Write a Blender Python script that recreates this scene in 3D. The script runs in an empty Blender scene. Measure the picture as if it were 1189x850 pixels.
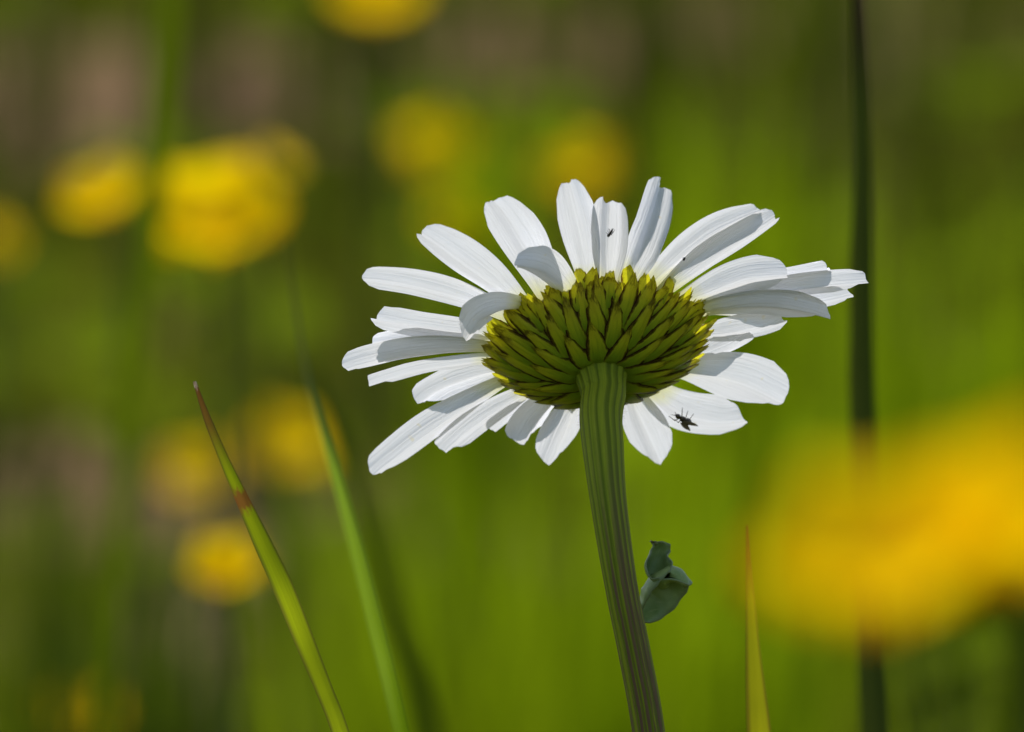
import bpy, bmesh, math, random
from mathutils import Vector, Matrix, noise
R = math.radians
random.seed(7)
S = bpy.context.scene
COL = S.collection

# ------------------------------------------------------------------ camera
D = 1.2                       # metres to the focused daisy
FRAME_W = 0.088               # width of the picture at that distance
PITCH = R(8)
K = FRAME_W / D / 1189.0
MM = FRAME_W / 1189.0         # one photo pixel at the daisy, in metres
FW = Vector((0, math.cos(PITCH), -math.sin(PITCH)))
UP = Vector((0, math.sin(PITCH), math.cos(PITCH)))
RT = Vector((1, 0, 0))
CAM = Vector((0, 0, 0.42)) - FW * D
cam = bpy.data.cameras.new('camera')
cam.sensor_width = 36
cam.lens = 36 * D / FRAME_W
cam.clip_start = 0.02
cam.clip_end = 2000
cam.dof.use_dof = True
cam.dof.focus_distance = D - 0.004
cam.dof.aperture_fstop = (cam.lens / 1000) / 0.0095
co = bpy.data.objects.new('camera', cam)
co.location = CAM
co.rotation_euler = (math.pi / 2 - PITCH, 0, 0)
COL.objects.link(co)
S.camera = co

# ------------------------------------------------------------------ light
SUN_EL, SUN_AZ = R(58), R(-36)          # azimuth from +Y towards +X
sd = Vector((math.sin(SUN_AZ) * math.cos(SUN_EL), math.cos(SUN_AZ) * math.cos(SUN_EL), math.sin(SUN_EL)))
sl = bpy.data.lights.new('sun', 'SUN')
sl.energy = 5.0
sl.angle = R(0.5)
sl.color = (1, 0.965, 0.91)
so = bpy.data.objects.new('sun', sl)
so.rotation_euler = sd.to_track_quat('Z', 'Y').to_euler()
so.location = (0, 0, 5)
COL.objects.link(so)
W = bpy.data.worlds.new('World')
S.world = W
W.use_nodes = True
wn = W.node_tree
sky = wn.nodes.new('ShaderNodeTexSky')
sky.sky_type = 'NISHITA'
sky.sun_disc = False
sky.sun_elevation = SUN_EL
sky.sun_rotation = SUN_AZ
bg = wn.nodes['Background']
bg.inputs['Strength'].default_value = 0.145
wn.links.new(sky.outputs[0], bg.inputs[0])
S.view_settings.view_transform = 'Standard'
S.view_settings.look = 'None'
S.view_settings.gamma = 1
S.view_settings.exposure = 0.26
S.cycles.use_denoising = True
S.cycles.max_bounces = 8
S.cycles.transmission_bounces = 6
S.cycles.sample_clamp_indirect = 6


def at(px, py, t=D):
    """the point t metres in front of the lens that shows at photo pixel px, py"""
    return CAM + t * (FW + RT * ((px - 594.5) * K) + UP * ((425 - py) * K))


# ------------------------------------------------------------------ helpers
def mesh_obj(name, verts, faces, mat, parent=None, uvs=None, smooth=True, col=None):
    me = bpy.data.meshes.new(name)
    me.from_pydata([tuple(v) for v in verts], [], faces)
    if uvs:
        ul = me.uv_layers.new(name='UVMap')
        for lp in me.loops:
            ul.data[lp.index].uv = uvs[lp.vertex_index]
    if col:
        ca = me.color_attributes.new('tint', 'FLOAT_COLOR', 'POINT')
        for i, c in enumerate(col):
            ca.data[i].color = (c[0], c[1], c[2], 1)
    if smooth:
        me.polygons.foreach_set('use_smooth', [True] * len(me.polygons))
    me.materials.append(mat)
    me.update()
    o = bpy.data.objects.new(name, me)
    COL.objects.link(o)
    if parent:
        o.parent = parent
        o.matrix_parent_inverse = Matrix.Translation(parent.location).inverted() if parent.type == 'EMPTY' else Matrix()
    return o


def thing(name, loc, label, cat, group=None):
    o = bpy.data.objects.new(name, None)
    o.location = loc
    o.empty_display_size = 0.01
    COL.objects.link(o)
    return tag(o, label, cat, group)


def tag(o, label, cat, group=None):
    o['label'] = label
    o['category'] = cat
    if group:
        o['group'] = group
    return o


def catmull(pts, n):
    """resample a list of vectors into n+1 points along a centripetal Catmull-Rom curve"""
    P = [pts[0] * 2 - pts[1]] + list(pts) + [pts[-1] * 2 - pts[-2]]
    out = []
    m = len(pts) - 1
    for i in range(n + 1):
        f = i / n * m
        k = min(int(f), m - 1)
        u = f - k
        a, b, c, d = P[k], P[k + 1], P[k + 2], P[k + 3]
        t0 = 0.0
        t1 = t0 + max(1e-7, (b - a).length) ** 0.5
        t2 = t1 + max(1e-7, (c - b).length) ** 0.5
        t3 = t2 + max(1e-7, (d - c).length) ** 0.5
        t = t1 + u * (t2 - t1)
        A1 = a * ((t1 - t) / (t1 - t0)) + b * ((t - t0) / (t1 - t0))
        A2 = b * ((t2 - t) / (t2 - t1)) + c * ((t - t1) / (t2 - t1))
        A3 = c * ((t3 - t) / (t3 - t2)) + d * ((t - t2) / (t3 - t2))
        B1 = A1 * ((t2 - t) / (t2 - t0)) + A2 * ((t - t0) / (t2 - t0))
        B2 = A2 * ((t3 - t) / (t3 - t1)) + A3 * ((t - t1) / (t3 - t1))
        out.append(B1 * ((t2 - t) / (t2 - t1)) + B2 * ((t - t1) / (t2 - t1)))
    return out


def lerp_list(vals, f):
    m = len(vals) - 1
    x = max(0, min(1, f)) * m
    k = min(int(x), m - 1)
    return vals[k] + (vals[k + 1] - vals[k]) * (x - k)


def grid_faces(nu, nv):
    return [(j * (nu + 1) + i, j * (nu + 1) + i + 1, (j + 1) * (nu + 1) + i + 1, (j + 1) * (nu + 1) + i)
            for j in range(nv) for i in range(nu)]


class Nodes:
    def __init__(s, name):
        s.m = bpy.data.materials.new(name)
        s.m.use_nodes = True
        s.t = s.m.node_tree
        s.t.nodes.clear()
        s.out = s.t.nodes.new('ShaderNodeOutputMaterial')

    def n(s, typ, ins=None, **kw):
        nd = s.t.nodes.new('ShaderNode' + typ)
        for k, v in kw.items():
            setattr(nd, k, v)
        for k, v in (ins or {}).items():
            if hasattr(v, 'is_output'):
                s.t.links.new(v, nd.inputs[k])
            else:
                nd.inputs[k].default_value = v
        return nd

    def math(s, op, a, b=0.0, clamp=False):
        return s.n('Math', {0: a, 1: b}, operation=op, use_clamp=clamp).outputs[0]

    def ramp(s, fac, stops):
        r = s.n('ValToRGB', {0: fac})
        e = r.color_ramp.elements
        while len(e) < len(stops):
            e.new(0.5)
        for el, (p, c) in zip(e, stops):
            el.position = p
            el.color = (*c, 1) if len(c) == 3 else c
        return r.outputs[0]

    def mix(s, fac, a, b):
        m = s.n('Mix', data_type='RGBA')
        for k, v in ((0, fac), (6, a), (7, b)):
            if hasattr(v, 'is_output'):
                s.t.links.new(v, m.inputs[k])
            else:
                m.inputs[k].default_value = v if k == 0 else (*v, 1)
        return m.outputs[2]

    def uv(s):
        x = s.n('SeparateXYZ', {0: s.n('TexCoord').outputs['UV']})
        return x.outputs[0], x.outputs[1]

    def noise(s, vec=None, scale=5, detail=3, rough=0.5):
        d = {'Scale': scale, 'Detail': detail, 'Roughness': rough}
        if vec is not None:
            d['Vector'] = vec
        return s.n('TexNoise', d).outputs['Fac']

    def vec(s, x, y, z=0.0):
        return s.n('CombineXYZ', {0: x, 1: y, 2: z}).outputs[0]

    def leafy(s, color, trans, tcolor=None, rough=0.5, spec=0.3, bump=None, bstr=0.3, bdist=0.0002):
        p = s.n('BsdfPrincipled', {'Roughness': rough, 'Specular IOR Level': spec})
        tr = s.n('BsdfTranslucent')
        for nd, key, c in ((p, 'Base Color', color), (tr, 'Color', tcolor if tcolor is not None else color)):
            if hasattr(c, 'is_output'):
                s.t.links.new(c, nd.inputs[key])
            else:
                nd.inputs[key].default_value = (*c, 1)
        if bump is not None:
            b = s.n('Bump', {'Strength': bstr, 'Distance': bdist, 'Height': bump})
            s.t.links.new(b.outputs[0], p.inputs['Normal'])
            s.t.links.new(b.outputs[0], tr.inputs['Normal'])
        mx = s.n('MixShader', {0: trans, 1: p.outputs[0], 2: tr.outputs[0]})
        s.t.links.new(mx.outputs[0], s.out.inputs[0])
        return s.m


# ------------------------------------------------------------------ materials
def mat_petal():
    s = Nodes('white ray petal')
    u, v = s.uv()
    wob = s.noise(s.vec(s.math('MULTIPLY', u, 2), s.math('MULTIPLY', v, 3)), 2, 2)
    uu = s.math('ADD', s.math('MULTIPLY', u, 22), wob)
    fine = s.noise(s.vec(uu, s.math('MULTIPLY', v, 1.3)), 1.0, 3, 0.6)
    base = s.ramp(v, [(0.0, (0.62, 0.60, 0.10)), (0.10, (0.76, 0.75, 0.42)), (0.24, (0.80, 0.80, 0.80)), (1.0, (0.80, 0.80, 0.815))])
    c = s.mix(s.ramp(fine, [(0.32, (0.38, 0.38, 0.38)), (0.62, (0, 0, 0))]), base, (0.60, 0.60, 0.60))
    fl = s.noise(s.n('TexCoord').outputs['Object'], 900, 1)
    c = s.mix(s.ramp(fl, [(0.74, (0, 0, 0)), (0.80, (0.35, 0.35, 0.35))]), c, (0.75, 0.62, 0.25))
    tc = s.mix(1.0, c, (0.96, 0.96, 0.96))
    tc.node.blend_type = 'MULTIPLY'
    return s.leafy(c, 0.39, tc, rough=0.42, spec=0.35, bump=fine, bstr=0.85, bdist=0.00018)


def mat_bract():
    s = Nodes('green involucre bract')
    u, v = s.uv()                       # u 0..1 across, v 0..1 to the tip
    n1 = s.noise(s.vec(s.math('MULTIPLY', u, 5), s.math('MULTIPLY', v, 9), s.n('ObjectInfo').outputs['Random']), 1.6, 4, 0.65)
    au = s.math('ABSOLUTE', s.math('SUBTRACT', s.math('MULTIPLY', u, 2), 1))
    edge = s.math('MAXIMUM', s.math('ADD', au, s.math('MULTIPLY', v, 0.06)), s.math('ADD', s.math('MULTIPLY', v, 0.85), -0.06))
    edge = s.math('ADD', edge, s.math('MULTIPLY', s.math('SUBTRACT', n1, 0.5), 0.5))
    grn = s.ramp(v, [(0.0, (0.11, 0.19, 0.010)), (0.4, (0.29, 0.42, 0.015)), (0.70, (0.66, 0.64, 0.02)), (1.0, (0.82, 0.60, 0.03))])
    vein = s.noise(s.vec(s.math('MULTIPLY', u, 16), s.math('MULTIPLY', v, 2.5)), 1, 3, 0.6)
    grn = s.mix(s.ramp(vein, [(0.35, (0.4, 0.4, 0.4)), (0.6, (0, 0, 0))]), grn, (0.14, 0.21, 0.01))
    yel = s.mix(s.ramp(edge, [(0.50, (0, 0, 0)), (0.74, (0.5, 0.5, 0.5))]), grn, (0.55, 0.48, 0.02))
    c = s.mix(s.ramp(edge, [(0.66, (0, 0, 0)), (0.76, (1, 1, 1))]), yel, (0.05, 0.018, 0.004))
    tc = s.mix(s.ramp(edge, [(0.82, (0, 0, 0)), (0.94, (1, 1, 1))]), (0.80, 0.76, 0.02), (0.16, 0.07, 0.004))
    h = s.math('ADD', s.math('MULTIPLY', vein, 0.6), s.math('MULTIPLY', s.noise(s.n('TexCoord').outputs['Object'], 4000, 2), 0.5))
    return s.leafy(c, 0.40, tc, rough=0.42, spec=0.45, bump=h, bstr=0.5, bdist=0.00012)


def mat_stem(name='ribbed daisy stem'):
    s = Nodes(name)
    u, v = s.uv()
    a = s.math('MULTIPLY', u, 2 * math.pi)
    cx, sx = s.math('COSINE', a), s.math('SINE', a)
    n1 = s.noise(s.vec(s.math('MULTIPLY', cx, 3), s.math('MULTIPLY', sx, 3), s.math('MULTIPLY', v, 0.6)), 1.6, 2)
    n2 = s.noise(s.vec(s.math('MULTIPLY', cx, 14), s.math('MULTIPLY', sx, 14), s.math('MULTIPLY', v, 14)), 1.5, 3, 0.6)
    groove = s.math('ADD', s.math('MULTIPLY', s.math('COSINE', s.math('ADD', s.math('MULTIPLY', a, 15), s.math('MULTIPLY', n1, 9))), 0.5), 0.5)   # 1 on a rib
    grn = s.mix(groove, (0.15, 0.185, 0.006), (0.35, 0.39, 0.016))
    grn = s.mix(s.math('MULTIPLY', n2, 0.55), grn, (0.05, 0.08, 0.012))
    low = s.ramp(v, [(0.0, (0, 0, 0)), (0.17, (0.05, 0.05, 0.05)), (0.40, (0.8, 0.8, 0.8)), (1.0, (1, 1, 1))])
    pur = s.ramp(s.math('ADD', n1, s.math('MULTIPLY', s.math('SUBTRACT', n2, 0.5), 0.35)), [(0.42, (0, 0, 0)), (0.52, (0.95, 0.95, 0.95))])
    f = s.math('MULTIPLY', low, pur)
    c = s.mix(f, grn, (0.15, 0.060, 0.055))
    return s.leafy(c, 0.08, rough=0.6, spec=0.12, bump=n2, bstr=0.4, bdist=0.00015)


def mat_blade(name, base, tip, spots=(), trans=0.5, tip_from=0.9, veins=0.35, edge=None):
    """v runs from the tip (0) to the root (1)"""
    s = Nodes(name)
    u, v = s.uv()
    nz = s.noise(s.vec(s.math('MULTIPLY', u, 20), s.math('MULTIPLY', v, 2)), 1.2, 2)
    nw = s.noise(s.vec(s.math('MULTIPLY', u, 3), s.math('MULTIPLY', v, 120)), 1.0, 3)
    dark = tuple(x * 0.62 for x in base)
    c = s.mix(s.math('MULTIPLY', nz, veins * 2, True), base, dark)
    vv = s.math('ADD', v, s.math('MULTIPLY', s.math('SUBTRACT', nw, 0.5), 0.02))
    if tip:
        c = s.mix(s.ramp(vv, [(0.0, (1, 1, 1)), (tip_from * 0.45, (0.85, 0.85, 0.85)), (tip_from, (0, 0, 0))]), c, tip)
    if edge:
        au = s.math('ABSOLUTE', s.math('SUBTRACT', s.math('MULTIPLY', u, 2), 1))
        c = s.mix(s.ramp(au, [(0.62, (0, 0, 0)), (1.0, (0.85, 0.85, 0.85))]), c, edge)
    un = s.math('MULTIPLY', s.math('SUBTRACT', s.noise(s.vec(s.math('MULTIPLY', u, 2.5), s.math('MULTIPLY', v, 14)), 2.0, 2), 0.5), 0.085)
    for (p, wd, colr) in spots:
        vv = s.math('ADD', vv, un)
        d = s.math('ABSOLUTE', s.math('SUBTRACT', vv, p))
        c = s.mix(s.ramp(s.math('DIVIDE', d, wd), [(0.35, (0.9, 0.9, 0.9)), (1.0, (0, 0, 0))]), c, colr)
    return s.leafy(c, trans, rough=0.6, spec=0.03, bump=nz, bstr=0.3, bdist=0.0002)


def mat_plain(name, color, trans=0.0, rough=0.5, spec=0.3, var=0.35, scale=300):
    s = Nodes(name)
    nz = s.noise(s.n('TexCoord').outputs['Object'], scale, 3)
    c = s.mix(nz, color, tuple(x * (1 - var) for x in color))
    return s.leafy(c, trans, rough=rough, spec=spec, bump=nz, bstr=0.2, bdist=0.0002)


M_PETAL = mat_petal()
M_BRACT = mat_bract()
M_STEM = mat_stem()
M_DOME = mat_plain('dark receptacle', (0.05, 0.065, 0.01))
M_DISC = mat_plain('yellow disc florets', (0.62, 0.40, 0.02), 0.1, scale=2500)
M_LEAF = None
M_BUG = mat_plain('dark insect shell', (0.018, 0.010, 0.012), 0, 0.3, 0.5, scale=3000)
M_FLYBODY = mat_plain('brown black fly body', (0.05, 0.032, 0.014), 0, 0.22, 0.6, scale=4000)


# ------------------------------------------------------------------ the ground
def ground_hit(px, py):
    d = FW + RT * ((px - 594.5) * K) + UP * ((425 - py) * K)
    t = -CAM.z / d.z
    return CAM + d * t


BARE = [(80, 115, 150, 85), (380, 105, 90, 70), (620, 55, 190, 50), (280, 110, 80, 70), (215, 740, 75, 70), (830, 30, 90, 40), (60, 545, 60, 50)]    # where the grass thins and earth shows


def build_ground():
    s = Nodes('meadow soil and moss')
    pos = s.n('TexCoord').outputs['Object']
    n1 = s.noise(pos, 3.2, 3)
    n2 = s.noise(pos, 40, 4, 0.6)
    soil = s.mix(n2, (0.085, 0.052, 0.027), (0.165, 0.108, 0.060))
    moss = s.mix(n2, (0.022, 0.028, 0.003), (0.07, 0.08, 0.004))
    c = s.mix(s.ramp(n1, [(0.30, (0, 0, 0)), (0.42, (1, 1, 1))]), soil, moss)
    for (a, b, rx, ry) in BARE:
        p = ground_hit(a, b)
        ax_ = abs(ground_hit(a + rx, b).x - p.x)
        ay_ = abs(ground_hit(a, b + ry).y - p.y)
        xyz = s.n('SeparateXYZ', {0: pos})
        dx = s.math('DIVIDE', s.math('SUBTRACT', xyz.outputs[0], p.x), ax_)
        dy = s.math('DIVIDE', s.math('SUBTRACT', xyz.outputs[1], p.y), ay_)
        d2 = s.math('ADD', s.math('MULTIPLY', dx, dx), s.math('MULTIPLY', dy, dy))
        d2 = s.math('ADD', d2, s.math('MULTIPLY', s.math('SUBTRACT', s.noise(pos, 9, 3), 0.5), 1.2))
        c = s.mix(s.ramp(d2, [(0.7, (1, 1, 1)), (1.0, (0, 0, 0))]), c, soil)
    s.leafy(c, 0.0, rough=1.0, spec=0.0, bump=n2, bstr=0.8, bdist=0.02)
    v, f = [], []
    xs = [-400, -60, -12, -4] + [-2 + 0.1 * i for i in range(41)] + [4, 12, 60, 400]
    ys = [-400, -60, -12, -4] + [-2 + 0.12 * i for i in range(76)] + [10, 25, 90, 400]
    for y in ys:
        for x in xs:
            near = max(0, 1 - math.hypot(x, y - 2) / 6)
            v.append((x, y, 0.018 * near * noise.noise((x * 3, y * 3, 0))))
    o = mesh_obj('ground', v, grid_faces(len(xs) - 1, len(ys) - 1), s.m)
    o['kind'] = 'structure'


build_ground()

# ------------------------------------------------------------------ the daisy
ROLL, TILT = R(6.5), 0.57
CX = math.sqrt(1 - TILT ** 2)
U2 = -math.sin(ROLL) * RT + math.cos(ROLL) * UP        # image direction the flower axis leans along
NA = (CX * U2 + TILT * FW).normalized()                # the way the flower faces: up and away from the lens
E1 = math.cos(ROLL) * RT + math.sin(ROLL) * UP
E2 = NA.cross(E1).normalized()
if E2.dot(UP) < 0:
    E2 = -E2
FC = at(693, 395)
RIM = 129 * MM


def on_plane(px, py, h=0.0):
    d = FW + RT * ((px - 594.5) * K) + UP * ((425 - py) * K)
    p0 = FC + NA * h
    return CAM + d * ((p0 - CAM).dot(NA) / d.dot(NA))


root_px = at(753, 850, D - 0.006)
daisy = thing('daisy', Vector((0.0185, -0.006, 0)), 'white daisy in sharp focus, seen from behind and below on its ribbed stem', 'flower')


def make_petal(base, tip, wpx, mid=(0, 0), sign=1, h0=0.0, h1=0.0, real=52, tooth=0.05, shape=0.62, cup=0.16, taper=0.45, seed=0, sag=0.0, twist=0.0, endw=0.8, rho=0.16, name='petal'):
    """base, tip and mid (bend) are seen positions; the petal lies in the flower's own plane, h0/h1 off it"""
    rnd = random.Random(seed)
    B = on_plane(*base, h0 * 0.001)
    T = on_plane(*tip, h1 * 0.001)
    mpx = ((base[0] + tip[0]) / 2 + mid[0], (base[1] + tip[1]) / 2 + mid[1])
    Mi = on_plane(*mpx, (h0 + h1) / 2 * 0.001 + sag * 0.001)
    ax = (T - B).normalized()
    side0 = ax.cross(NA).normalized()
    nn0 = side0.cross(ax).normalized()
    view = (FC - CAM).normalized()
    imgax = (ax - view * ax.dot(view)).normalized()
    perp = imgax.cross(view).normalized()

    def apparent(r):
        sv = side0 * math.cos(r) + nn0 * math.sin(r)
        return abs(sv.dot(perp))
    best = min((abs(apparent(R(a * sign)) * real - wpx) + a * 0.02, a) for a in range(0, 86))
    roll = R(best[1] * sign)
    Wd = max(real, min(wpx / max(apparent(roll), 0.2), 95)) * MM * 0.5
    nu, nv = 14, 26
    verts, uvs = [], []
    ph = rnd.uniform(-1, 1)
    k1 = rnd.uniform(0.8, 1.2)
    nt1, nt2, nt3 = rnd.uniform(-0.1, 0.4), rnd.uniform(-0.5, -0.25), rnd.uniform(0, 0.8)
    for j in range(nv + 1):
        for i in range(nu + 1):
            u = -1 + 2 * i / nu
            yend = 1 - rho * (1 - math.sqrt(max(0, 1 - (abs(u) * 0.995) ** 2))) - tooth * (0.45 * math.exp(-((u - nt1) / 0.22) ** 2) + 0.4 * nt3 * math.exp(-((u - nt2) / 0.2) ** 2))
            s_ = j / nv
            y = s_ * yend
            wprof = taper + (1 - taper) * math.sin(min(y / shape, 1) * math.pi / 2) ** 1.3
            if y > shape:
                wprof *= 1 - (1 - endw) * ((y - shape) / (1 - shape)) ** 2
            w = Wd * wprof
            a, b, c = B, Mi * 2 - (B + T) / 2, T
            P = a * (1 - y) ** 2 + b * 2 * y * (1 - y) + c * y * y
            tg = ((b - a) * (1 - y) + (c - b) * y).normalized()
            sd0 = tg.cross(NA).normalized()
            nd0 = sd0.cross(tg).normalized()
            r = roll * (0.35 + 0.65 * min(1, y * 2)) + R(twist) * y
            sv = sd0 * math.cos(r) + nd0 * math.sin(r)
            nv_ = nd0 * math.cos(r) - sd0 * math.sin(r)
            ridge = 0.00026 * math.cos(u * math.pi * 1.5 * k1 + ph * 0.5) * min(1, y * 3) + 0.00006 * math.cos(u * 17 + ph * 3)
            lift = cup * w * (u * u) - ridge + 0.00025 * noise.noise((u * 0.8 + seed, y * 3, seed * 1.7)) * y
            verts.append(P + sv * (u * w) + nv_ * lift)
            uvs.append((i / nu, y))
    return mesh_obj(name, verts, grid_faces(nu, nv), M_PETAL, daisy, uvs)


# base, tip, seen width, options                                     (clockwise from the left)
PETALS = [
    ((602, 374), (419, 321), 36, dict(mid=(6, -10), h0=0.1, h1=-0.3, sign=-1, real=52, tooth=0.06)),
    ((590, 388), (432, 368), 30, dict(mid=(0, 3), h0=0.5, h1=0.6, sign=1)),
    ((580, 402), (431, 404), 17, dict(mid=(0, -6), h0=0.6, h1=0.8, sign=-1)),
    ((580, 405), (398, 427), 17, dict(mid=(-4, -9), h0=0.1, h1=-0.2, sign=-1, real=48)),
    ((582, 416), (427, 445), 15, dict(mid=(0, -5), h0=0.2, h1=0.2, sign=1, real=46)),
    ((598, 430), (486, 467), 26, dict(mid=(-3, -10), h0=0.7, h1=0.9, sign=-1)),
    ((594, 438), (432, 549), 38, dict(mid=(-2, -4), h0=0.0, h1=-0.2, sign=1, real=50, tooth=0.04)),
    ((625, 448), (514, 524), 36, dict(mid=(-6, -4), h0=0.3, h1=0.1, sign=1)),
    ((640, 452), (572, 498), 20, dict(mid=(0, 0), h0=0.9, h1=1.1, sign=1)),
    ((655, 455), (607, 514), 34, dict(mid=(-6, -3), h0=0.4, h1=0.3, sign=1, cup=0.35)),
    ((672, 455), (636, 536), 46, dict(mid=(2, 0), h0=0.1, h1=0.0, sign=1, rho=0.3, cup=0.3)),
    ((728, 450), (767, 537), 54, dict(mid=(0, 0), h0=0.3, h1=0.1, sign=-1, rho=0.30, cup=0.3)),
    ((752, 449), (867, 486), 54, dict(mid=(-4, 17), h0=0.6, h1=0.3, sign=-1, rho=0.24, cup=0.25)),
    ((780, 428), (908, 467), 60, dict(mid=(6, -5), h0=0.1, h1=-0.2, sign=-1, rho=0.34, cup=0.3, endw=0.85)),
    ((790, 415), (870, 384), 16, dict(mid=(0, 6), h0=0.9, h1=0.9, sign=1)),
    ((800, 388), (912, 368), 28, dict(mid=(0, 6), h0=0.6, h1=0.4, sign=1)),
    ((798, 366), (964, 367), 33, dict(mid=(4, -14), h0=0.0, h1=-0.3, sign=-1, rho=0.3, endw=0.55)),
    ((788, 354), (916, 318), 42, dict(mid=(4, -9), h0=0.2, h1=-0.2, sign=1, rho=0.3, cup=0.25, real=56)),
    ((820, 352), (1010, 324), 24, dict(mid=(0, -4), h0=0.7, h1=0.5, sign=1, rho=0.25, endw=0.6)),
    ((815, 360), (991, 340), 22, dict(mid=(0, 5), h0=0.9, h1=0.9, sign=1)),
    ((800, 348), (965, 311), 13, dict(mid=(0, -2), h0=1.1, h1=1.0, sign=-1, real=44)),
    ((768, 342), (902, 249), 33, dict(mid=(0, -4), h0=0.2, h1=0.0, sign=1, endw=0.55, rho=0.12)),
    ((748, 338), (884, 242), 34, dict(mid=(-5, -12), h0=0.5, h1=0.4, sign=1, endw=0.6)),
    ((725, 336), (770, 212), 43, dict(mid=(4, -2), h0=0.5, h1=0.3, sign=1, endw=0.7, rho=0.12, tooth=0.07)),
    ((705, 335), (709, 231), 47, dict(mid=(0, 0), h0=0.1, h1=-0.1, sign=1, tooth=0.14, real=46)),
    ((684, 335), (658, 207), 48, dict(mid=(4, 0), h0=0.4, h1=0.2, sign=-1, rho=0.35, endw=0.65, real=46)),
    ((640, 352), (572, 230), 58, dict(mid=(4, -6), h0=0.6, h1=0.3, sign=1, rho=0.3, endw=0.8, real=56)),
    ((612, 362), (488, 266), 47, dict(mid=(4, -2), h0=0.2, h1=0.0, sign=1, endw=0.6)),
    ((662, 344), (597, 306), 40, dict(mid=(2, -12), h0=-0.4, h1=-2.6, sign=-1, cup=0.45, real=46, rho=0.35, taper=0.6, endw=0.5, sag=-0.6)),
    ((606, 358), (541, 394), 32, dict(mid=(-8, -13), h0=-0.3, h1=-1.8, sign=-1, cup=0.45, real=42, rho=0.35, taper=0.6, endw=0.6, sag=-0.6)),
]
for i, (b, t, w, kw) in enumerate(PETALS):
    make_petal(b, t, w * 0.93, seed=i + 1, **kw)


def prof(r):
    """height of the involucre's bowl below the petal plane at radius r (fraction of the rim)"""
    return (-50 + 50 * r ** 2.4) * MM


def dome_pt(r, a, off=0.0):
    rr = r * RIM
    p = FC + (E1 * math.cos(a) + E2 * math.sin(a)) * rr + NA * prof(r)
    if off:
        dr = 0.01
        slope = (prof(r + dr) - prof(r - dr)) / (2 * dr * RIM)
        rad = E1 * math.cos(a) + E2 * math.sin(a)
        nrm = (rad * slope - NA).normalized()
        p = p + nrm * off
    return p


def build_involucre():
    v, f = [], []
    na, nr = 64, 14
    for j in range(nr + 1):
        for i in range(na):
            v.append(dome_pt(0.08 + 0.80 * j / nr, 2 * math.pi * i / na))
    for j in range(nr):
        for i in range(na):
            f.append((j * na + i, j * na + (i + 1) % na, (j + 1) * na + (i + 1) % na, (j + 1) * na + i))
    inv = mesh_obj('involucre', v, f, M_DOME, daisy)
    rows = [  # count, r start, r end, width px, lift, phase, blunt tip
        (46, 0.74, 1.05, 19, 0.00001, 0.3, 0.85),
        (36, 0.62, 1.03, 23, 0.00008, 0.05, 0.62),
        (28, 0.44, 1.00, 28, 0.00017, 0.4, 0.45),
        (21, 0.26, 0.90, 30, 0.00027, 0.1, 0.32),
        (13, 0.13, 0.68, 30, 0.00037, 0.25, 0.24),
    ]
    rnd = random.Random(3)
    fringe = ([], [], [])
    for (cnt, r0, r1, wpx, lift, ph, blunt) in rows:
        for q in range(cnt):
            a0 = 2 * math.pi * (q + ph) / cnt + rnd.uniform(-0.07, 0.07)
            re = r1 + rnd.uniform(-0.07, 0.035)
            wd = wpx * MM * 0.5 * rnd.uniform(0.88, 1.12)
            skew = rnd.uniform(-0.12, 0.12)
            tipup = rnd.uniform(0.00005, 0.00038)
            ragged = rnd.uniform(0, 50)
            nu, nv = 8, 14
            verts, uvs = [], []
            for j in range(nv + 1):
                s_ = j / nv
                for i in range(nu + 1):
                    u = -1 + 2 * i / nu
                    y = s_ * (1 - 0.20 * abs(u) ** 2.2) + 0.09 * s_ ** 3 * noise.noise((u * 3, ragged, 1))
                    wp = (0.72 + 0.28 * math.sin(min(y / 0.4, 1) * math.pi / 2)) * (1 - (1 - blunt) * max(0, (y - 0.3) / 0.7) ** 1.35)
                    r = r0 + (re - r0) * y
                    ww = wd * wp * (1 + 0.16 * noise.noise((y * 7, u * 2, ragged)))
                    a = a0 + skew * y + u * ww / (max(r, 0.12) * RIM)
                    keel = 0.00014 * (1 - u * u) + 0.00007 * u + 0.00006 * max(0, 1 - abs(u) * 3)
                    off = lift + keel * math.sin(math.pi * min(1, 0.25 + y * 0.75)) ** 0.7 + tipup * y ** 3 * (1 if j else 0) + 0.00006 * noise.noise((u * 2, y * 5, ragged))
                    if y < 0.3:
                        off *= 0.05 + 0.95 * y / 0.3
                    verts.append(dome_pt(r, a, off))
                    uvs.append((i / nu, y))
            if cnt == 46:                      # the papery outermost tips, past counting, are one piece
                k = len(fringe[0])
                fringe[0].extend(verts)
                fringe[1].extend(tuple(x + k for x in fc) for fc in grid_faces(nu, nv))
                fringe[2].extend(uvs)
            else:
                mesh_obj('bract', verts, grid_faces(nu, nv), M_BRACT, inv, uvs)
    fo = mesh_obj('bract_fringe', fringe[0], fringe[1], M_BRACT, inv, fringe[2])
    fo['kind'] = 'stuff'
    return inv


build_involucre()


def build_disc():
    v, f = [], []
    na, nr = 60, 16
    for j in range(nr + 1):
        for i in range(na):
            r = 0.8 * RIM * (1 - j / nr * 0.99)
            a = 2 * math.pi * (i + 0.5 * (j % 2)) / na
            h = 0.0012 + 0.003 * math.sin(j / nr * math.pi / 2) + 0.0003 * ((i + j) % 2)
            v.append(FC + (E1 * math.cos(a) + E2 * math.sin(a)) * r + NA * h)
    for j in range(nr):
        for i in range(na):
            f.append((j * na + i, j * na + (i + 1) % na, (j + 1) * na + (i + 1) % na, (j + 1) * na + i))
    mesh_obj('flower_disc', v, f, M_DISC, daisy)


build_disc()


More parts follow.
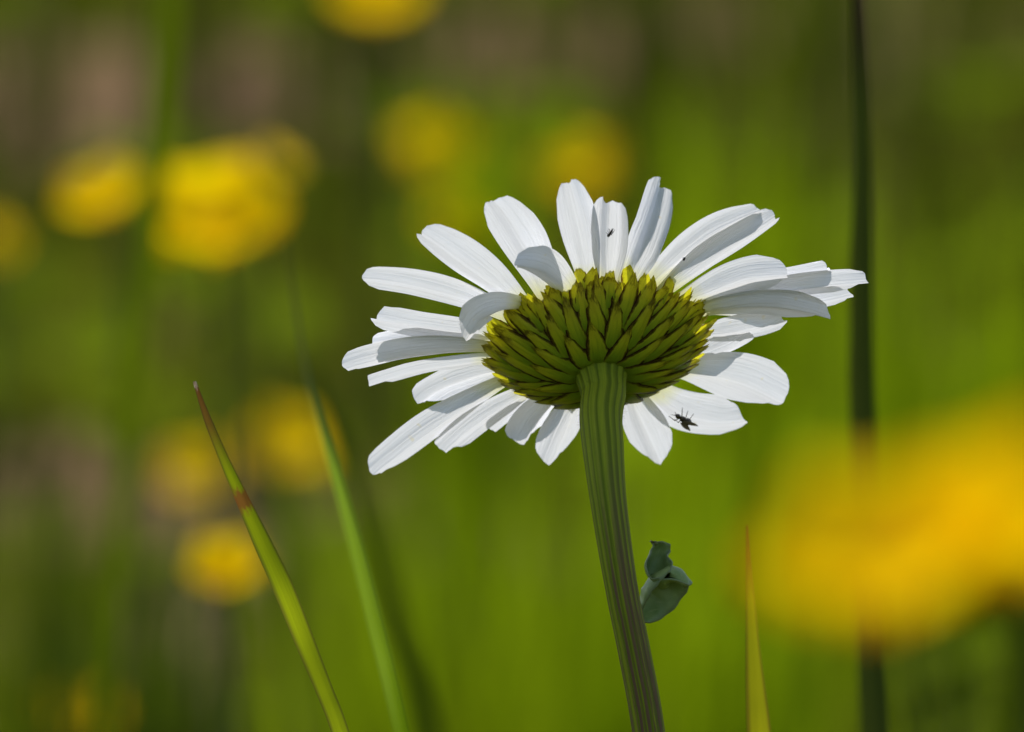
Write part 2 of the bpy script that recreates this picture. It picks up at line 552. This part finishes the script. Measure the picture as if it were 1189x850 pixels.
def tube(pts, radii, na=16, uvv=True, ribs=0, ribamp=0.0, cap=True):
    verts, uvs, faces = [], [], []
    n = len(pts)
    ref = None
    L = 0
    for j, p in enumerate(pts):
        tg = (pts[min(j + 1, n - 1)] - pts[max(j - 1, 0)]).normalized()
        if ref is None:
            ref = tg.orthogonal().normalized()
        ref = (ref - tg * ref.dot(tg)).normalized()
        bi = tg.cross(ref)
        if j:
            L += (p - pts[j - 1]).length
        for i in range(na + 1):
            a = 2 * math.pi * i / na
            r = radii[j] * (1 + ribamp * math.cos(a * ribs + 1.6 * math.sin(a * 2 + 1) + 0.5 * math.sin(j * 0.05)) * (0.65 + 0.5 * math.sin(a * 3 + j * 0.03)) + ribamp * 0.5 * math.cos(a * 4 + 2)) if ribs else radii[j]
            verts.append(p + (ref * math.cos(a) + bi * math.sin(a)) * r)
            uvs.append((i / na, L / 0.05))
    faces = grid_faces(na, n - 1)
    if cap:
        verts.append(pts[-1])
        uvs.append((0.5, L / 0.05))
        k = len(verts) - 1
        b = (n - 1) * (na + 1)
        faces += [(b + i, b + i + 1, k) for i in range(na)]
    return verts, faces, uvs


def build_stem():
    P0 = FC + NA * prof(0.05)
    t0 = (P0 - CAM).dot(FW)
    seen = [(697.5, 485, -0.0028), (700, 520, -0.0044), (706, 580, -0.006), (721, 680, -0.0066), (737, 760, -0.006), (753, 850, -0.005)]
    pts = [P0 + NA * 0.0003, P0 - NA * 0.0001, P0 - NA * 0.0006, P0 - NA * 0.0012, P0 - NA * 0.0020] + [at(x, y, t0 + dz) for x, y, dz in seen]
    last = pts[-1]
    pts += [last + Vector((0.006, 0.002, -0.06)), Vector((daisy.location.x + 0.002, -0.004, 0.18)), Vector((daisy.location.x, -0.006, -0.01))]
    c = catmull(pts, 150)
    rad = [33, 30.5, 28.2, 26.6, 25.5, 24.5, 23.5, 20.5, 18.3, 18.3, 18.5, 19, 20, 21]
    rr = [lerp_list(rad, i / 150) * MM for i in range(151)]
    v, f, u = tube(c, rr, 120, ribs=15, ribamp=0.027)
    rnd = random.Random(5)
    for _ in range(900):                       # short downy hairs
        j = rnd.randrange(12, 110)
        k = j * 121 + rnd.randrange(120)
        p = v[k]
        nrm = (p - c[j]).normalized()
        tg = (c[j + 1] - c[j]).normalized()
        sd_ = nrm.cross(tg) * 0.000014
        q = p + nrm * rnd.uniform(0.00015, 0.00045) + tg * rnd.uniform(-0.0002, 0.0003) + sd_ * rnd.uniform(-12, 12)
        n0 = len(v)
        v += [p - sd_, p + sd_, q]
        u += [u[k]] * 3
        f.append((n0, n0 + 1, n0 + 2))
    mesh_obj('stem', v, f, M_STEM, daisy, u)


build_stem()


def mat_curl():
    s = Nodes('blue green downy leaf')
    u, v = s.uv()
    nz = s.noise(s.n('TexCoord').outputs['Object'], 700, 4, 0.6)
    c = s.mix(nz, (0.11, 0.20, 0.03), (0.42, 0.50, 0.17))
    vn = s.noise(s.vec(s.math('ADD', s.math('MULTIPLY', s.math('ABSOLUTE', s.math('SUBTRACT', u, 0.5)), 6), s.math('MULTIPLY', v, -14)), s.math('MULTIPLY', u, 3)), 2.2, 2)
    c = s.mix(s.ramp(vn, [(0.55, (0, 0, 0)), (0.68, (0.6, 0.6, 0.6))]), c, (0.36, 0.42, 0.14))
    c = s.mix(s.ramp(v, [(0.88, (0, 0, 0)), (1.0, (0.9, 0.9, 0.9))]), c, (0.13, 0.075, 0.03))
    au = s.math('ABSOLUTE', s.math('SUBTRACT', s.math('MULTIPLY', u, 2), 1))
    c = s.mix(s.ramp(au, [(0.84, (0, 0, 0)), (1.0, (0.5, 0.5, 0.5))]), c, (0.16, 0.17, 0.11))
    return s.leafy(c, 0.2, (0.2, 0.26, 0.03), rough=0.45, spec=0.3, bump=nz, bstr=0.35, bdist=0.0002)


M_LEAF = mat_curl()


def build_leaf():
    """a small leaf that twists twice on its way up; rows are seen left edge, right edge, their depths"""
    t = (at(737, 760, D) - CAM).dot(FW) - 0.003
    rows = [  # left x,y,dz   right x,y,dz  (dz in mm towards the lens) belly mm
        (746, 716, 0.6, 748, 722, 0.4, 0.2),
        (748, 704, 1.2, 760, 722, -0.6, 1.0),
        (754, 694, 1.8, 778, 712, -1.2, 1.6),
        (763, 681, 2.2, 793, 692, -1.2, 1.5),
        (772, 669, 2.2, 802, 677, -0.2, 0.9),
        (780, 660, 1.5, 801, 680, 1.2, -0.4),
        (781, 652, 0.4, 772, 671, 2.4, -1.0),
        (775, 645, -0.8, 756, 672, 2.0, -1.3),
        (779, 640, -1.6, 749, 657, 0.8, -1.2),
        (777, 632, -1.6, 754, 643, -0.2, -0.8),
        (768, 628, -1.2, 758, 633, -0.6, -0.3),
        (757, 629, -0.8, 755, 628, -0.8, 0.0),
    ]
    nu = 10
    n = 44
    Ls = [at(a, b, t - c * 0.001) for a, b, c, d, e, g, h in rows]
    Rs = [at(d, e, t - g * 0.001) for a, b, c, d, e, g, h in rows]
    Lc, Rc = catmull(Ls, n), catmull(Rs, n)
    verts, uvs = [], []
    for j in range(n + 1):
        bl = lerp_list([r[6] for r in rows], j / n) * 0.001
        sd_ = (Rc[j] - Lc[j])
        tg = ((Lc[min(j + 1, n)] + Rc[min(j + 1, n)]) - (Lc[max(j - 1, 0)] + Rc[max(j - 1, 0)])).normalized()
        nr = sd_.cross(tg)
        nr = nr.normalized() if nr.length > 1e-12 else -FW
        for i in range(nu + 1):
            u = i / nu
            h = 4 * u * (1 - u) * bl * 1.5 + 0.00035 * noise.noise((u * 4, j * 0.35, 4))
            verts.append(Lc[j] + sd_ * u - nr * h)
            uvs.append((u, j / n))
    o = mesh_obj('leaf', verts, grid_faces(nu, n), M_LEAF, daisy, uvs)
    o['label'] = 'small curled blue green leaf twisting upward beside the stem'
    m = o.modifiers.new('thick', 'SOLIDIFY')
    m.thickness = 0.00012


build_leaf()


# ------------------------------------------------------------------ insects on the petals
def merge(parts):
    v, f = [], []
    for a, b in parts:
        k = len(v)
        v += a
        f += [tuple(x + k for x in q) for q in b]
    return v, f


def beetle_like(name, pos, axis_img, length, fat, mat, label, cat, legs, leglen, wings=False, prof_=None, lift=0.0003):
    ax = (E1 * axis_img[0] + E2 * axis_img[1]).normalized()
    out = -NA
    sd_ = ax.cross(out).normalized()
    prof_ = prof_ or [0.02, 0.5, 0.72, 0.6, 0.42, 0.75, 0.85, 0.6, 0.75, 1.0, 1.0, 0.85, 0.5, 0.05]
    n = len(prof_)
    base = pos + out * lift
    pts = [base + ax * length * (0.5 - i / (n - 1)) + out * 0.00008 * math.sin(i / (n - 1) * 3.14) for i in range(n)]
    bv, bf, _ = tube(pts, [p * fat * length for p in prof_], 12)
    parts = [(bv, bf)]
    for k in range(3):
        for s_ in (-1, 1):
            rt_ = pts[4 + k] + out * 0
            kn = rt_ + sd_ * s_ * leglen * 0.5 + out * leglen * 0.22 + ax * leglen * (0.35 - 0.35 * k)
            ft = rt_ + sd_ * s_ * leglen * 0.95 - out * lift * 0.8 + ax * leglen * (0.65 - 0.65 * k)
            lv, lf, _ = tube([rt_, kn, ft], [legs, legs * 0.85, legs * 0.5], 6)
            parts.append((lv, lf))
    for s_ in (-1, 1):
        av, af, _ = tube([pts[1], pts[0] + ax * leglen * 0.35 + sd_ * s_ * leglen * 0.3], [legs * 0.8, legs * 0.4], 5)
        parts.append((av, af))
    v, f = merge(parts)
    o = mesh_obj(name, v, f, mat)
    tag(o, label, cat)
    if wings:
        wm = mat_plain('smoky wing', (0.16, 0.13, 0.09), 0.4, 0.3, 0.5, scale=3000)
        for s_ in (-1, 1):
            wv = []
            nn = 10
            for j in range(nn + 1):
                y = j / nn
                w = 0.24 * length * math.sin(math.pi * min(1, 0.12 + 0.86 * y)) ** 0.8
                c = pts[5] - ax * length * 0.72 * y + out * fat * length * (1.05 + 0.1 * y) + sd_ * s_ * length * (0.05 + 0.17 * y)
                wv += [c - sd_ * w * 0.5, c + out * 0.00004, c + sd_ * w * 0.5]
            mesh_obj('wing', wv, grid_faces(2, nn), wm, o)
    return o


beetle_like('thrips', on_plane(708, 268, -0.0004), (0.50, 1.0), 0.00115, 0.115, M_BUG,
            'tiny slim purplish black insect near the notched tip of an upright petal', 'insect', 0.00004, 0.00030, lift=0.00022)
beetle_like('fly', on_plane(793, 481, -0.0003), (-0.80, 0.95), 0.0021, 0.15, M_FLYBODY,
            'small dark fly with spread legs on a lower petal right of the stem', 'insect', 0.00005, 0.00085, True, lift=0.0005)
beetle_like('mite', on_plane(794, 299, -0.0008), (0.3, 1.0), 0.00036, 0.28, M_BUG,
            'pinhead sized dark speck of an insect on the twin petals above the right side', 'insect', 0.00002, 0.00014, lift=0.0001)


# ------------------------------------------------------------------ grass blades one can tell apart
def blade(name, path, widths, mat, label, cat='grass blade', fold=0.5, face=0.0, n=70, group=None, root=None, tuck=True, twist=0.0):
    """path: seen positions with distance, from the tip down; widths in seen pixels at that distance"""
    pts = [at(*p) for p in path]
    scale = [p[2] / D * MM for p in path]
    ws = [w * s_ for w, s_ in zip(widths, scale)]
    last, prev = pts[-1], pts[-2]
    if last.z > 0.02:
        d = (last - prev)
        d = d / max(1e-6, -d.z) if d.z < 0 else Vector((0, 0, -1))
        g = root or Vector((last.x + d.x * last.z * 0.55, last.y + max(-0.3, min(0.3, d.y * last.z * 0.4)), -0.01))
        pts += [last.lerp(g, 0.45) + Vector((d.x * last.z * 0.08, 0, 0)), g]
        ws += [ws[-1] * 1.1, ws[-1] * 0.8]
    m = len(pts) - 1
    n = m * 10
    c = catmull(pts, n)
    verts, uvs = [], []
    nu = 8
    L = 0
    seen = int(round(n * (len(path) - 1) / m))
    tot = sum((c[i + 1] - c[i]).length for i in range(seen))
    for j in range(n + 1):
        tg = (c[min(j + 1, n)] - c[max(j - 1, 0)]).normalized()
        sv = tg.cross(FW).normalized()
        fr = sv.cross(tg).normalized()
        a = R(face + twist * j / n)
        s2 = sv * math.cos(a) + fr * math.sin(a)
        f2 = fr * math.cos(a) - sv * math.sin(a)
        w = lerp_list(ws, j / n) / 2
        if j:
            L += (c[j] - c[j - 1]).length
        for i in range(nu + 1):
            u = -1 + 2 * i / nu
            verts.append(c[j] + s2 * u * w + f2 * (fold * w * (abs(u) ** 1.3) * (1 if tuck else -1)))
            uvs.append((i / nu, L / tot))
    o = mesh_obj(name, verts, grid_faces(nu, n), mat, None, uvs)
    tag(o, label, cat, group)
    return o


M_B1 = mat_blade('sunlit blade with burnt tip', (0.36, 0.42, 0.008), (0.16, 0.06, 0.015), [(0.335, 0.04, (0.25, 0.085, 0.02)), (0.0, 0.012, (0.5, 0.42, 0.32))], 0.6, 0.26, 0.45, (0.07, 0.05, 0.015))
M_B2 = mat_blade('green blade', (0.24, 0.37, 0.002), (0.03, 0.035, 0.006), (), 0.6, 0.55)
M_DARK = mat_blade('dark rush stem', (0.085, 0.105, 0.014), (0.05, 0.03, 0.015), (), 0.12, 0.2)
M_B4 = mat_blade('yellow green blade with red tip', (0.40, 0.38, 0.008), (0.17, 0.045, 0.01), (), 0.5, 0.36, 0.35, (0.10, 0.05, 0.01))
M_DEEP = mat_blade('deep green blade', (0.055, 0.08, 0.004), None, (), 0.35)  # even dark green of the blurred blade behind the curving one
M_SOFT = mat_blade('soft green stalk', (0.15, 0.20, 0.004), None, (), 0.45)

blade('grass_shoot', [(226, 443, 1.205), (243, 490, 1.205), (262, 535, 1.205), (282, 578, 1.205), (305, 627, 1.205), (330, 680, 1.205), (356, 745, 1.206), (378, 800, 1.206), (397, 850, 1.206)],
      [4, 10, 13, 17, 23, 27, 25, 22, 22], M_B1, 'bright green grass blade with burnt tip and brown spot, in focus', fold=0.4, face=25)
blade('grass_shoot', [(333, 280, 1.42), (342, 350, 1.41), (352, 410, 1.395), (368, 475, 1.37), (392, 555, 1.33), (416, 640, 1.30), (440, 735, 1.28), (468, 850, 1.265)],
      [2, 4, 5, 8, 13, 18, 20, 20], M_B2, 'soft green grass blade curving down between the burnt tipped blade and the daisy', fold=0.35, face=25)
blade('grass_shoot', [(350, 400, 1.8), (376, 470, 1.8), (402, 540, 1.8), (432, 630, 1.8), (462, 740, 1.8), (492, 850, 1.8)],
      [8, 22, 34, 40, 42, 44], M_DEEP, 'dark blurred blade just behind the soft green curving blade', fold=0.2, face=-50)
blade('rush_stem', [(995, -60, 1.39), (998, 60, 1.39), (1001, 180, 1.39), (1000, 300, 1.39), (1000, 420, 1.39), (1003, 520, 1.39), (1007, 640, 1.39), (1011, 750, 1.39), (1016, 850, 1.39)],
      [10, 16, 21, 26, 28, 29, 31, 33, 35], M_DARK, 'tall dark upright stem crossing the whole right side, behind the blurred buttercup', 'grass stem', fold=0.9, tuck=False)
blade('grass_shoot', [(868, 610, 1.235), (870, 650, 1.235), (873, 700, 1.235), (876, 755, 1.235), (880, 805, 1.235), (884, 850, 1.235)],
      [3, 7, 12, 19, 26, 31], M_B4, 'yellow green blade with a red pointed tip below the blurred buttercup', fold=0.4, face=25)
blade('grass_stalk', [(196, -60, 1.95), (190, 60, 1.95), (181, 180, 1.95), (170, 300, 1.95), (157, 420, 1.95), (143, 560, 1.95), (130, 700, 1.95), (120, 850, 1.95)],
      [30, 32, 32, 32, 30, 26, 20, 16], M_SOFT, 'tall blurred green stalk crossing in front of the paired buttercups', 'grass stem', fold=0.3)


# ------------------------------------------------------------------ buttercups
def mat_butter():
    s = Nodes('glossy yellow buttercup petal')
    u, v = s.uv()
    n1 = s.noise(s.vec(s.math('MULTIPLY', u, 14), s.math('MULTIPLY', v, 2)), 1, 2)
    c = s.mix(n1, (0.95, 0.68, 0.001), (0.92, 0.61, 0.001))
    return s.leafy(c, 0.5, (0.98, 0.70, 0.001), rough=0.4, spec=0.06)


M_BUT = mat_butter()
M_STAM = mat_plain('yellow green stamens', (0.92, 0.64, 0.004), 0.3, 0.5, 0.05, 0.15, scale=1500)
M_SEP = mat_plain('hairy yellow green sepal', (0.20, 0.22, 0.03), 0.3)
M_BST = mat_plain('buttercup stalk', (0.07, 0.10, 0.015), 0.15)


def butter_meshes():
    res = {}
    nu, nv = 10, 12
    verts, uvs = [], []
    for j in range(nv + 1):
        s_ = j / nv
        for i in range(nu + 1):
            u = -1 + 2 * i / nu
            y = s_ * (1 - 0.25 * (1 - math.sqrt(max(0, 1 - (u * 0.98) ** 2))) - 0.03 * math.cos(u * 3.1) * s_)
            w = 0.0090 * (0.22 + 0.78 * math.sin(min(1, y / 0.8) * math.pi / 2))
            ang = 0.25 + 0.75 * y
            r = 0.0012 + 0.0118 * (y - 0.22 * y * y)
            z = 0.0088 * y ** 1.6 + 0.0025 * u * u * y
            verts.append(Vector((u * w, r, z + 0.0003 * math.sin(u * 6) * y)))
            uvs.append((i / nu, y))
    me = bpy.data.meshes.new('petal')
    me.from_pydata([tuple(v) for v in verts], [], grid_faces(nu, nv))
    ul = me.uv_layers.new(name='UVMap')
    for lp in me.loops:
        ul.data[lp.index].uv = uvs[lp.vertex_index]
    me.polygons.foreach_set('use_smooth', [True] * len(me.polygons))
    me.materials.append(M_BUT)
    res['petal'] = me
    bm = bmesh.new()
    rnd = random.Random(11)
    bmesh.ops.create_uvsphere(bm, u_segments=14, v_segments=8, radius=0.0019, matrix=Matrix.Translation((0, 0, 0.0016)))
    for q in range(46):
        a = q * 2.39996
        rr = 0.0012 + 0.0020 * (q / 46) ** 0.6
        mt = Matrix.Rotation(a, 4, 'Z') @ Matrix.Translation((rr, 0, 0.0022 + 0.0016 * rnd.random())) @ Matrix.Rotation(0.5, 4, 'Y')
        bmesh.ops.create_cone(bm, segments=5, radius1=0.00018, radius2=0.00042, depth=0.0032, cap_ends=True, matrix=mt)
    me = bpy.data.meshes.new('stamen_cluster')
    bm.to_mesh(me)
    bm.free()
    me.materials.append(M_STAM)
    res['stamen_cluster'] = me
    verts = []
    for j in range(7):
        y = j / 6
        for i in range(5):
            u = -1 + i / 2
            verts.append((u * 0.0022 * math.sin(math.pi * (0.15 + 0.83 * y)), 0.001 + 0.0062 * y, -0.0004 + 0.0022 * y * y + 0.0006 * u * u))
    me = bpy.data.meshes.new('sepal')
    me.from_pydata(verts, [], grid_faces(4, 6))
    me.polygons.foreach_set('use_smooth', [True] * len(me.polygons))
    me.materials.append(M_SEP)
    res['sepal'] = me
    return res


BM = butter_meshes()


def buttercup(px, py, t, size, face, label, group, spin=0.0, lean=0.02):
    """size = seen width in pixels; face = the way the blossom faces, as right / towards the lens / up"""
    c = at(px, py, t)
    sc = size * t * K / 0.024
    nz = (RT * face[0] - Vector((0, 1, 0)) * face[1] + Vector((0, 0, 1)) * face[2]).normalized()
    rot = nz.to_track_quat('Z', 'Y').to_matrix().to_4x4() @ Matrix.Rotation(spin, 4, 'Z')
    foot = Vector((c.x + lean, c.y + lean * 0.7, 0))
    root = thing('buttercup', foot, label, 'flower', group)
    mw = Matrix.Translation(c - foot) @ rot @ Matrix.Scale(sc, 4) @ Matrix.Translation((0, 0, -0.003))
    rnd = random.Random(int(px * 7 + py))
    for k in range(5):
        for nm in ('petal', 'sepal'):
            o = bpy.data.objects.new(nm, BM[nm])
            COL.objects.link(o)
            o.parent = root
            o.matrix_local = mw @ Matrix.Rotation(k * 2 * math.pi / 5 + (0.63 if nm == 'sepal' else rnd.uniform(-0.07, 0.07)), 4, 'Z') @ Matrix.Rotation(rnd.uniform(-0.12, 0.12) if nm == 'petal' else 0, 4, 'X')
    o = bpy.data.objects.new('stamen_cluster', BM['stamen_cluster'])
    COL.objects.link(o)
    o.parent = root
    o.matrix_local = mw
    top = c - nz * 0.003 * sc
    h = top.z
    pts = [top, top - nz * 0.015 * sc + Vector((0, 0, -0.004)), top.lerp(foot, 0.35) + Vector((-lean * 0.3, 0, 0)), foot.lerp(top, 0.25) + Vector((lean * 0.1, 0, 0)), foot + Vector((0, 0, -0.01))]
    cc = catmull(pts, 30)
    v, f, _ = tube(cc, [0.0008 * max(1, sc * 0.9)] * 31, 8)
    mesh_obj('stalk', v, f, M_BST, root)


GB = 'buttercups blurred in the meadow'
for a in [
    (246, 262, 2.3, 164, (-0.1, 0.55, 0.83), 'largest bright yellow buttercup left of the daisy, right of the green stalk', GB, 0.3, 0.03),
    (120, 230, 2.35, 100, (-0.3, 0.35, 0.85), 'yellow buttercup just left of the tall blurred green stalk', GB, 0.9, -0.03),
    (322, 190, 2.6, 46, (0.5, 0.1, 0.8), 'small dim buttercup peeking above the largest bright one', GB, 0.2, 0.04),
    (436, 0, 2.9, 108, (0.0, 0.4, 0.85), 'yellow buttercup cut off by the top edge', GB, 0.1, 0.05),
    (503, 180, 3.8, 84, (0.1, 0.55, 0.8), 'dim round buttercup in the distance above the left petals', GB, 0.5, -0.04),
    (674, 202, 4.0, 82, (-0.1, 0.55, 0.8), 'dim buttercup in the distance behind the topmost petals', GB, 1.1, 0.05),
    (526, 262, 3.2, 60, (0.1, 0.5, 0.8), 'small dim buttercup half hidden by the upper left petals', GB, 0.7, 0.05),
    (264, 664, 2.05, 92, (-0.1, 0.55, 0.83), 'bright oval buttercup behind the middle of the burnt tipped blade', GB, 0.2, 0.02),
    (232, 556, 3.4, 84, (-0.1, 0.4, 0.8), 'dim ochre buttercup just above the bright oval one', GB, 0.4, -0.03),
    (334, 524, 3.4, 98, (0.2, 0.4, 0.8), 'dim yellow buttercup between the two curving green blades', GB, 0.8, 0.03),
    (95, 836, 2.7, 92, (0.1, 0.4, 0.9), 'dim buttercup in the lower left corner', GB, 0.9, -0.03),
    (-6, 282, 3.1, 50, (0.3, 0.6, 0.7), 'dim buttercup cut off by the left edge', GB, 0.3, -0.04),
    (1042, 655, 0.62, 310, (-0.25, 0.34, 0.9), 'big out of focus buttercup in front of the dark upright stem', GB, 0.5, 0.02),
    (1212, 620, 0.62, 290, (-0.1, 0.36, 0.9), 'out of focus buttercup cut off by the right edge', GB, 1.0, 0.02),
]:
    buttercup(*a)


# ------------------------------------------------------------------ the meadow's grass: one mass
def build_grass():
    s = Nodes('meadow grass')
    ca = s.n('VertexColor')
    ca.layer_name = 'tint'
    s.leafy(ca.outputs[0], 0.5, rough=0.6, spec=0.0)
    V, F, Cc = [], [], []
    rnd = random.Random(21)

    def one(x, y, h, w, lean, az, c):
        k = len(V)
        dx, dy = math.cos(az), math.sin(az)
        fa = rnd.uniform(0, math.pi)
        wx, wy = math.cos(fa) * w, math.sin(fa) * w
        for j in range(5):
            q = j / 4
            px, py, pz = x + dx * lean * q * q, y + dy * lean * q * q, h * q * (1 - 0.15 * (lean / max(h, 0.01)) * q)
            ww = (1 - q ** 1.6) * 0.5 + 0.02
            V.append((px - wx * ww, py - wy * ww, pz))
            V.append((px + wx * ww, py + wy * ww, pz))
            Cc.append(c)
            Cc.append(c)
        for j in range(4):
            F.append((k + 2 * j, k + 2 * j + 1, k + 2 * j + 3, k + 2 * j + 2))

    greens = [(0.058, 0.076, 0.005), (0.042, 0.056, 0.004), (0.078, 0.098, 0.005), (0.08, 0.078, 0.016)]
    dry = [(0.26, 0.20, 0.09), (0.20, 0.15, 0.07)]

    def roof(y):              # height at which things enter the picture at that distance
        return CAM.z - (y - CAM.y) * math.tan(PITCH + R(1.6))
    for _ in range(15000):
        y = rnd.uniform(-0.2, 6.5)
        x = rnd.uniform(-1.1, 1.1) * (0.5 + 0.2 * y)
        nz = noise.noise((x * 2.2, y * 1.6, 3.3))
        if nz < -0.12 and rnd.random() < 0.75:
            continue
        h = rnd.uniform(0.05, 0.17) * (1 + 0.5 * nz)
        if y < 1.2:
            h = min(h, max(0.05, roof(y) * 0.85))
        q = Vector((x, y, h * 0.5)) - CAM
        t = q.dot(FW)
        sx, sy = 594.5 + q.dot(RT) / t / K, 425 - q.dot(UP) / t / K
        sy2 = sy - 0.45 * h / t / K
        if any(((sx - a) / c_) ** 2 + (max(0, abs(min(max(b, sy2), sy) - b)) / d_) ** 2 < rnd.uniform(0.5, 1.2) for a, b, c_, d_ in BARE) and rnd.random() < 0.93:
            continue
        c = rnd.choice(greens) if rnd.random() < 0.94 else rnd.choice(dry)
        k = 0.92 + 2.2 * noise.noise((x * 8, y * 2.2, 9.1))
        if k < 0.4 and rnd.random() < 0.6:
            continue
        c = tuple(v_ * max(0.4, k) for v_ in c)
        one(x, y, h, rnd.uniform(0.003, 0.007), rnd.uniform(0, 0.09), rnd.uniform(0, 6.28), c)

    def tuft(px, py, t, n, rad, h, c, w=0.005):
        p = at(px, py, t)
        for _ in range(int(n * 1.8)):
            a = rnd.uniform(0, 6.28)
            r = rad * math.sqrt(rnd.random())
            hh = max(0.03, p.z) * 1.0 + h * rnd.uniform(-0.5, 0.5)
            k = rnd.uniform(0.75, 1.25)
            one(p.x + math.cos(a) * r, p.y + math.sin(a) * r, max(0.04, hh), w * rnd.uniform(0.7, 1.3), rnd.uniform(0, rad), rnd.uniform(0, 6.28), tuple(x * k for x in c))
    BR = (0.25, 0.34, 0.004)
    MD = (0.125, 0.165, 0.005)
    for (px, py, t, n, rad, h, c) in [
        (860, 165, 3.4, 45, 0.022, 0.05, BR), (1115, 300, 3.0, 50, 0.022, 0.06, BR), (1050, 420, 3.2, 40, 0.06, 0.05, BR),
        (600, 560, 2.8, 70, 0.04, 0.05, BR), (800, 560, 2.7, 50, 0.022, 0.05, BR), (560, 140, 3.2, 22, 0.014, 0.04, BR),
        (470, 600, 3.0, 40, 0.05, 0.04, MD), (700, 700, 2.8, 60, 0.06, 0.04, MD), (930, 620, 3.0, 60, 0.07, 0.04, MD),
        (30, 640, 2.9, 50, 0.03, 0.04, MD), (130, 620, 2.6, 30, 0.02, 0.04, (0.05, 0.08, 0.006)), (1180, 420, 3.3, 40, 0.04, 0.05, MD),
    ]:
        tuft(px, py, t, n, rad, h, c)
    # low round clover leaves among the blades
    for _ in range(2600):
        y = rnd.uniform(0.9, 5.5)
        x = rnd.uniform(-0.5, 0.5) * (0.6 + 0.22 * y)
        kk = noise.noise((x * 6 + 4, y * 2, 2.2))
        if kk < -0.05:
            continue
        z = rnd.uniform(0.02, 0.13)
        q = Vector((x, y, z)) - CAM
        t = q.dot(FW)
        if any(((594.5 + q.dot(RT) / t / K - a) / c_) ** 2 + ((425 - q.dot(UP) / t / K - b) / d_) ** 2 < 1.1 for a, b, c_, d_ in BARE):
            continue
        if y < 1.3:
            z = min(z, max(0.03, roof(y) * 0.7))
        r = rnd.uniform(0.004, 0.010)
        nrm = Vector((rnd.uniform(-0.6, 0.6), rnd.uniform(-0.6, 0.6), 1)).normalized()
        e1 = nrm.orthogonal().normalized()
        e2 = nrm.cross(e1)
        b = rnd.uniform(0.6, 1.6)
        c = (0.12 * b, 0.17 * b, 0.006)
        for lf in range(3):
            k0 = len(V)
            ca_, sa_ = math.cos(lf * 2.094), math.sin(lf * 2.094)
            d_ = e1 * ca_ + e2 * sa_
            for q in range(8):
                a = q * math.pi / 4
                V.append(Vector((x, y, z)) + d_ * r * (1 + 0.95 * math.cos(a)) + nrm.cross(d_) * r * 0.85 * math.sin(a) + nrm * r * 0.25 * (1 + math.cos(a)))
                Cc.append(c)
            F.append(tuple(range(k0, k0 + 8)))
    o = mesh_obj('meadow_grass', V, F, s.m, None, None, True, Cc)
    o['kind'] = 'stuff'
    o['label'] = 'blurred olive green meadow grass covering the ground'
    o['category'] = 'grass'


build_grass()
